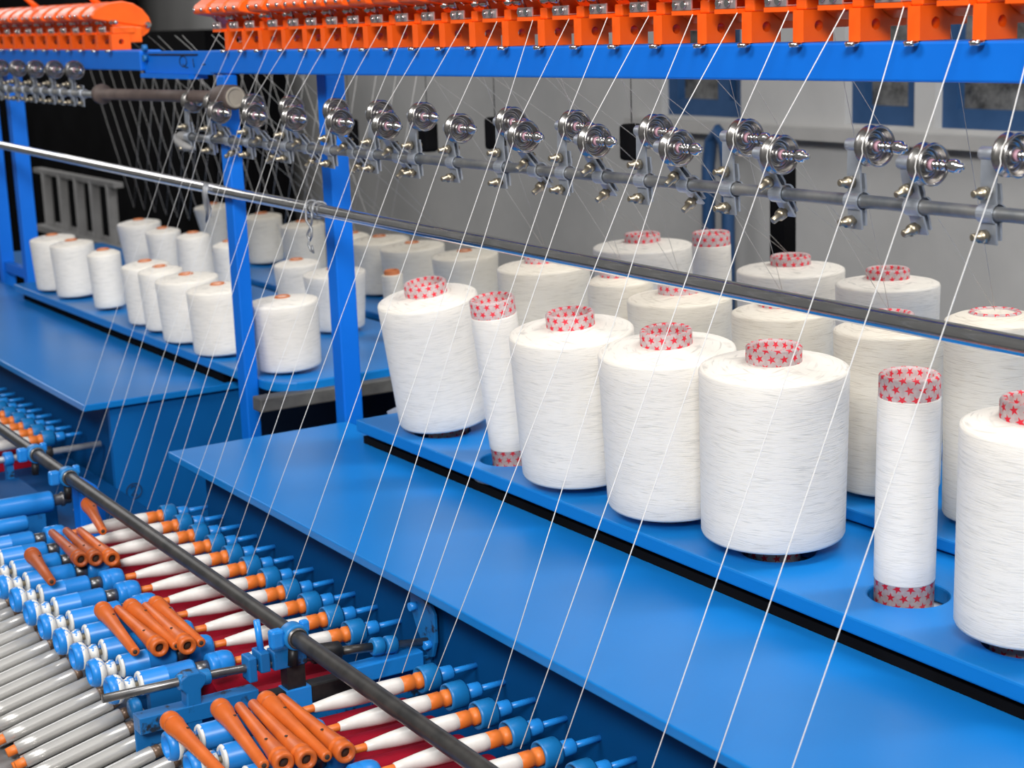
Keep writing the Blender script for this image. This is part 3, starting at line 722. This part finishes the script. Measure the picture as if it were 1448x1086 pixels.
# dividers between the banks
def make_divider(x, label, shaftmat):
    o = thing('bank_divider', (x, 0, -.822), label, 'divider', 'shaft dividers between spindle banks')
    MB().tube([(0, .596, .003), (0, .75, 0), (0, .93, -.012), (0, 1.078, -.030)], .0058, 14).build('shaft', shaftmat, o)
    b = MB().prism([(.700, -.075), (.720, -.075), (.722, -.012), (.730, -.004), (.730, .006), (.721, .012), (.705, .012), (.695, .006), (.695, -.006), (.702, -.014)], 0, -.011, .011)
    b.build('bearing_bracket', 'machine_dark', o, bevel=.002)
    MB().cyl((0, .695, 0), (0, .738, -.001), .0105, 16, bev=.0012).build('bearing', 'collar', o)
    MB().box((-.014, .637, -.053), (.012, .80, -.031)).box((-.014, .637, -.1085), (-.010, 1.07, -.053)).build('base_rail', 'machine_dark', o, bevel=.001)
    MB().box((-.012, .80, -.068), (.012, .935, -.044)).build('black_slide', 'darkmetal', o, bevel=.002)
    MB().box((-.010, .935, -.058), (.016, 1.045, -.034)).build('slide_cover', 'machine', o, bevel=.002)
    cb = MB().box((-.013, .788, -.020), (.013, .800, .014)).box((-.015, .804, -.010), (.015, .818, .018)).box((-.012, .824, -.012), (.012, .872, .014)).box((-.015, .876, -.008), (.015, .886, .016)).build('cam_block', 'machine_dark', o, bevel=.002)
    MB().cyl((0, .812, .014), (-.004, .810, .058), .0044, 12).build('setting_pin', 'pin', cb)
    MB().cyl((0, .884, -.006), (0, .925, -.010), .0135, 18, bev=.002).build('coupling', 'darkmetal', o)
    MB().box((-.011, .842, -.066), (.011, .868, -.012)).build('stem', 'darkmetal', o)
    MB().box((-.013, .838, -.075), (.015, .874, -.043)).build('foot', 'machine', o, bevel=.001)
    MB().cyl((0, .925, -.011), (0, .973, -.016), .0062, 12).build('ribbed_sleeve', 'blackrod', o)
    MB().cyl((0, .973, -.016), (0, .990, -.018), .0125, 18, bev=.002).cyl((0, .993, -.018), (0, 1.010, -.020), .0125, 18, bev=.002).build('stop_collar', 'collar', o)
    pl = MB().prism([(-.030, -.012), (.006, -.044), (.022, -.044), (.026, -.030), (.022, .004), (-.006, .022), (-.034, .022)], 1, 1.066, 1.072)
    pl.v = [(q[0], q[1], q[2]) for q in [(v[2], v[1], v[0]) if False else v for v in pl.v]]
    e = MB().prism([(-.046, .030), (-.038, .034), (.010, .030), (.022, .016), (.022, -.024), (.012, -.048), (.0, -.052), (-.030, -.020), (-.046, .010)], 2, 0, .006)
    e.v = [(y_ * 1., 1.064 + z_, x_) if False else (x_, 1.060 + z_, y_) for x_, y_, z_ in e.v]
    ep = e.build('end_plate', 'machine_dark', o, bevel=.0015)
    for x_, z_ in ((-.030, .016), (.008, -.030)): MB().cyl((x_, 1.050, z_), (x_, 1.062, z_), .0062, 10).build('bolt', 'pin', ep)
    return o
make_divider(-1.977, 'oily blue divider with grey shaft between the middle and near spindle banks', 'shaft')
t = thing('cross_shaft', (-3.42, 0, -.854), 'bright steel cross shaft with blue collar at the left edge below the far bank', 'shaft')
MB().cyl((0, .60, 0), (0, 1.076, 0), .0068, 16).build('shaft', 'bright_steel', t)
MB().cyl((0, .872, 0), (0, .890, 0), .0145, 20, bev=.002).build('collar', 'machine', t)
MB().cyl((0, .945, 0), (0, .972, 0), .0125, 18, bev=.002).build('dark_collar', 'darkmetal', t)
MB().box((-.010, .874, -.077), (.010, .888, -.0135)).build('stand', 'machine_dark', t)
# big drum and bearing plate at the start of the middle bank
t = thing('drive_drum', (-3.048, 0, ZS), 'large light blue drive drum with steel neck at the left edge', 'drum')
MB().lathe([(.66, .010), (.661, .018), (.664, .0195), (.853, .0195), (.857, .018), (.857, .01)], (0, 0, 0), 'Y', 32).build('drum', 'machine', t)
MB().lathe([(.856, .0105), (.874, .0105), (.875, .0135), (.880, .0135), (.881, .0105), (.892, .0105)], (0, 0, 0), 'Y', 20).build('neck', 'shaft', t)
MB().box((-.012, .70, -.077), (.012, .84, -.0185)).build('mount', 'machine_dark', t)
solo(MB().prism([(.878, -.93), (.925, -.93), (.925, -.835), (.912, -.812), (.896, -.800), (.878, -.800)], 0, -2.985, -2.945), 'bearing_plate', 'frame', 'blue bearing plate at the steel neck of the large drum', 'plate', None, .002)
solo(MB().box((-3.36, .60, -.93), (-3.11, .885, -.880)), 'gear_housing', 'cabinet', 'dark blue box behind the large drive drum', 'housing', None, .004)  # darker blue takes the place of the shadow over its top
solo(MB().lathe([(.70, .008), (.7005, .0125), (.703, .0140), (.775, .0140), (.778, .0125), (.778, .006)], (-2.935, 0, ZS), 'Y', 28).box((-2.942, .71, -.93), (-2.928, .77, ZS - .013)), 'short_drum', 'machine', 'short light blue drum just below the large drive drum', 'drum')

# long black rod over the pirns with its clamps
solo(MB().tube([(x, .85, lerp(-.770, -.787, (x + 3.3) / 1.35)) for x in (-4.4, -3.3, -2.6, -1.95, -1.4, -.7)], .0110, 20), 'lift_rod', 'blackrod', 'long black rod lying across the rows of white pirns', 'rod')
def rod_clamp(x, label, long=True):
    z = lerp(-.770, -.787, (x + 3.3) / 1.35)
    o = thing('rod_clamp', (x, .85, z), label, 'clamp', 'blue clamps on the black rod')
    MB().lathe([(-.011, .0112), (-.011, .0165), (-.009, .0175), (.009, .0175), (.011, .0165), (.011, .0112)], (0, 0, 0), 'X', 28, closed=True).build('ring', 'collar', o)
    MB().lathe([(.0, .0112), (.0, .0140), (.014, .0140), (.015, .0125), (.015, .0112)], (0, 0, 0), 'X', 24, closed=True).build('bush', 'shaft', o)
    MB().box((-.009, -.034, -.012), (.007, -.0155, .014)).build('lug', 'machine', o, bevel=.004)
    MB().box((-.007, .010, .002), (.005, .022, .018)).build('rear_lug', 'machine', o, bevel=.003)
    MB().cyl((0, -.004, -.040), (0, -.002, -.016), .007, 10).build('stem', 'darkmetal', o)
rod_clamp(-1.955, 'blue clamp on the black rod above the divider near the middle bank')
rod_clamp(-2.905, 'blue clamp on the black rod above the large drive drum')
rod_clamp(-3.10, 'blackened clamp on the black rod by the bright steel shaft')

# ------------------------------------------------------------------ loose empty bobbins lying on the housings
def make_bobbin(matname):
    mb = MB()
    pr = [(0, .0040), (.0005, .0062), (.002, .0068), (.06, .0078), (.10, .0088), (.135, .0104), (.158, .0120), (.160, .0128), (.163, .0130), (.1645, .0118), (.168, .0116), (.170, .0128), (.178, .0130), (.181, .0122), (.182, .0105), (.1815, .0066), (.150, .0058), (.149, .0)]
    mb.lathe(pr, (0, 0, 0), 'X', 24)
    return mb
def bobbin(tip, butt, label, mat='bobbin', dark=True):
    tip, butt = Vector(tip), Vector(butt); d = butt - tip; L = d.length
    s = L / .182
    o = thing('empty_bobbin', tip, label, 'bobbin', 'loose empty bobbins')
    o.rotation_euler = d.to_track_quat('X', 'Z').to_euler()
    o.scale = (s, 1, 1)
    b = make_bobbin(mat).build('tube', mat, o)
    MB().lathe([(.1755, .0), (.1755, .0062), (.176, .0062), (.176, .0)], (0, 0, 0), 'X', 16).build('bore', 'hole', o)
    MB().lathe([(-.0004, .0), (-.0004, .0030), (.0, .0032), (.0, .0)], (0, 0, 0), 'X', 12).build('tip_hole', 'hole', o)
    a = .6 + random.random()
    MB().lathe([(0, .0), (0, .0022), (.0006, .0020), (.0006, 0)], (.128, -math.sin(a) * .0102 * .45, .0094), 'Z', 10).build('vent_hole', 'hole', o)
    return o
zb = -.8265
B = [
 ((-2.755, .770), (-2.572, .762), 0, 'empty brown bobbin, leftmost of the three side by side at the upper pile', 'bobbin_old'),
 ((-2.750, .793), (-2.562, .783), 0, 'empty brown bobbin, middle of the three side by side at the upper pile', 'bobbin_old'),
 ((-2.735, .812), (-2.545, .804), 0, 'empty orange bobbin, rightmost of the three side by side at the upper pile', 'bobbin'),
 ((-2.640, .822), (-2.842, .862), 1, 'empty orange bobbin propped across the upper pile, flared end up', 'bobbin'),
 ((-2.495, .690), (-2.655, .706), 0, 'lone dark brown bobbin left of the upper pile', 'bobbin_old'),
 ((-2.128, .692), (-2.325, .712), 0, 'orange bobbin, leftmost of the middle pile, flared end up left', 'bobbin'),
 ((-2.312, .731), (-2.118, .724), 0, 'orange bobbin, second of the middle pile, open butt towards us', 'bobbin'),
 ((-2.115, .746), (-2.312, .750), 0, 'orange bobbin, third of the middle pile, small hole on top', 'bobbin'),
 ((-2.300, .769), (-2.102, .758), 0, 'orange bobbin, fourth of the middle pile, open butt towards us', 'bobbin'),
 ((-2.105, .778), (-2.300, .784), 0, 'orange bobbin, rightmost of the middle pile', 'bobbin'),
 ((-1.685, .640), (-1.880, .646), 0, 'lone orange bobbin left of the bottom pile near the hand knobs', 'bobbin'),
 ((-1.690, .688), (-1.880, .712), 0, 'orange bobbin, leftmost of the bottom pile, flared end up left', 'bobbin'),
 ((-1.868, .733), (-1.680, .709), 0, 'orange bobbin, second of the bottom pile', 'bobbin'),
 ((-1.866, .750), (-1.672, .734), 0, 'orange bobbin, third of the bottom pile, open butt towards us', 'bobbin'),
 ((-1.668, .757), (-1.868, .768), 0, 'orange bobbin, fourth of the bottom pile, flared end up left', 'bobbin'),
 ((-1.862, .787), (-1.662, .779), 0, 'orange bobbin, rightmost of the bottom pile, open butt towards us', 'bobbin'),
]
for (tx, ty), (bx, by), up, lb, mt in B:
    bobbin((tx, ty, zb + .020 * up + .0), (bx, by, zb + .0005 + .013 * up), lb, mt)

# ------------------------------------------------------------------ finished pirns in the steel tray
def tray_z(y): return lerp(-.940, -.9075, (y - .52) / .14)
t = thing('pirn_tray', (-2.2, .60, -.94), 'grey steel tray full of wound pirns at lower left', 'tray')
sl = math.atan2(.0325, .14)
MB().prism([(.44 - .60, tray_z(.44) - .016 + .94), (.70 - .60, tray_z(.70) - .016 + .94), (.70 - .60, tray_z(.70) - .019 + .94), (.44 - .60, tray_z(.44) - .019 + .94)], 0, -1.2, 1.3).build('sheet', 'tray', t)
MB().prism([(.432 - .60, -.10), (.438 - .60, -.10), (.438 - .60, .018), (.432 - .60, .018)], 0, -1.2, 1.3).build('front_lip', 'cabinet', t)
solo(MB().box((-3.4, .445, FL), (-.9, .70, -1.045)), 'tray_stand', 'cabinet', 'dark blue stand under the pirn tray', 'stand')
def make_tray_pirn(loc, label, group):
    o = thing('wound_pirn', loc, label, 'pirn', group, rot=(sl, 0, 0))
    MB().lathe([(-.013, .003), (-.0127, .0064), (.0, .0068), (.130, .0070), (.146, .0072), (.1465, .004)], (0, 0, 0), 'Y', 18).build('quill_tube', 'quill', o)
    MB().lathe([(.137, .0075), (.1375, .0086), (.146, .0082), (.147, .0072)], (0, 0, 0), 'Y', 18).build('dark_end', 'bobbin_dark', o)
    MB().lathe([(.0, .0068), (.001, .0092), (.03, .0098), (.1, .0100), (.136, .0098), (.138, .0076)], (0, 0, 0), 'Y', 22).build('yarn', 'tray_quill', o)
    return o
tp = None
NT = 19
for i in range(NT):
    x = -1.83 - .0462 * i
    lb = 'shiny wound pirn lying in the steel tray, %s from the near end' % ORD[i]
    y0 = .522 + random.uniform(-.006, .008)
    loc = (x, y0, tray_z(y0) + .006)
    if tp is None: tp = make_tray_pirn(loc, lb, 'wound pirns on top in the tray')
    else: dup(tp, loc, lb, 'wound pirns on top in the tray')
for i in range(NT - 1):
    x = -1.853 - .0462 * i
    y0 = .53 + random.uniform(-.012, .012)
    dup(tp, (x, y0, tray_z(y0) - .0055), 'shiny wound pirn in the lower tray layer, in the %s gap from near end' % ORD[i], 'wound pirns in the lower layer of the tray')

# ------------------------------------------------------------------ threads
TP = sorted(G0 + G1 + G2)
lower = sorted(G1 + G2)
def strand(pts, r, label, mat='thread', group='white threads running down from the guide rollers'):
    return solo(MB().tube(pts, r, 6), 'thread', mat, label, 'thread', group)
WS = sorted(WHEELS, reverse=True)
bolts = bolts_r[::-1]
for i, (x, y, z) in enumerate(WS):
    near = min(lower, key=lambda q: abs(q - (x - .03)))
    xe = near if abs(near - (x - .03)) < .04 else x - .03
    bx = bolts[i]
    r = lerp(.00034, .00070, (x + 3.3) / 2.2)
    top = (bx - .012, 1.3085, beam_top(bx) + .036)
    c, sn = .0183, .0183
    pts = [top, (x + .002, y - c*.62, z + c*.78), (x + .002, y - c*.90, z + c*.42), (x + .002, y - c*1.02, z - .001), (x + .002, y - c*.96, z - .007)]
    end = (xe, .962, ZS + .016) if xe in lower else (xe, .945, -.928)
    a = Vector(pts[-1]); b = Vector(end)
    pts += [tuple(a.lerp(b, t)) for t in (.33, .66, 1.)]
    strand(pts, r, 'white thread over the guide roller %s from the right, running down to the pirns' % ORD[i])
FG = 'faint threads rising from the yarn packages'
k = 0
def faint(p, q, label, grp, r=.00038):
    strand([p, q], r, label, 'thread_far', grp)
for i, (nm, x, y, h, rb, rt, ln, lb) in enumerate(front):
    pass
src = [(x, 1.68, ZM + h + up) for x, h, rb, rt, ln, lb, up in mid] + [(x, 2.0, ZR + h + .02) for nm, x, h, rb, rt, ln, lb in rear] + [(x, 2.0, -.55) for x, h, rb, rt, lb in left_rear[3:]]
src.sort()
for i, (x, y, z) in enumerate(src):
    for s in (-1, 1):
        faint((x, y, z), (x + s * .11 + .02, 1.45, -.02), 'faint thread rising %s from the %s yarn package behind the rod, counted from left' % ('leftward' if s < 0 else 'rightward', ORD[i]), FG)
for i in range(19):
    x = -5.8 + i * .105
    for s in (-1, 1):
        faint((x, 2.02, -.62), (x + s * .30, 1.99, -.09), 'faint crossing thread against the black gap at left', 'crossing threads in the black gap', .0007)

# ------------------------------------------------------------------ lights
def area(name, loc, size, energy, col=(1, 1, 1), target=(-2, 1.2, -.6)):
    l = bpy.data.lights.new(name, 'AREA'); l.shape = 'RECTANGLE'; l.size, l.size_y = size; l.energy = energy; l.color = col
    o = bpy.data.objects.new(name, l); COL.objects.link(o)
    o.location = (loc[0], loc[1], loc[2] + EYE)
    o.rotation_euler = (Vector(target) - Vector(loc)).to_track_quat('-Z', 'Y').to_euler()
    return o
area('ceiling_lamp_near', (1.7, -1.5, 1.95), (1.4, .9), 208, (1, .98, .95), (-1.7, 1.3, -.5))  # added light behind the camera, brightens the big cones
area('fill_light_middle', (-2.0, -1.5, 2.2), (2.2, .7), 80, (1, .98, .96), (-3.4, 1.3, -.6))  # added off-camera light for the cones on the left
area('rod_light_far', (-11., 1.2, 2.2), (3.0, 1.6), 75, (1, .99, .98), (-3.4, 1.2, -.7))  # added far light, placed to give the rod its highlight
area('wall_fill_rear', (-.9, 2.9, 2.3), (3.0, .4), 105, (1, .99, .97), (-2.6, 3.6, -.4))  # added light that brightens the back wall
w = bpy.data.worlds.new('world'); sc.world = w; w.use_nodes = True
bg = w.node_tree.nodes['Background']; bg.inputs[0].default_value = (1, .99, .975, 1); bg.inputs[1].default_value = .17

# ------------------------------------------------------------------ camera
cd = bpy.data.cameras.new('camera'); cam = bpy.data.objects.new('camera', cd); COL.objects.link(cam)
right = Vector((.5290, .8480, -.0339)); 
fwd = Vector((-.8327, .5110, -.2124)).normalized()
right = Vector((.529, .848, -.034)); right = (right - fwd * right.dot(fwd)).normalized()
upv = right.cross(fwd)
cam.matrix_world = Matrix(((right.x, upv.x, -fwd.x, 0), (right.y, upv.y, -fwd.y, 0), (right.z, upv.z, -fwd.z, EYE), (0, 0, 0, 1)))
cd.sensor_fit = 'HORIZONTAL'; cd.sensor_width = 36; cd.lens = 36 * 2400 / 1448
cd.clip_start = .05; cd.clip_end = 100
cd.dof.use_dof = True; cd.dof.focus_distance = 2.15; cd.dof.aperture_fstop = 9
sc.camera = cam
vs = sc.view_settings
vs.view_transform = 'Standard'; vs.look = 'None'; vs.gamma = 1; vs.use_curve_mapping = False
vs.exposure = 0
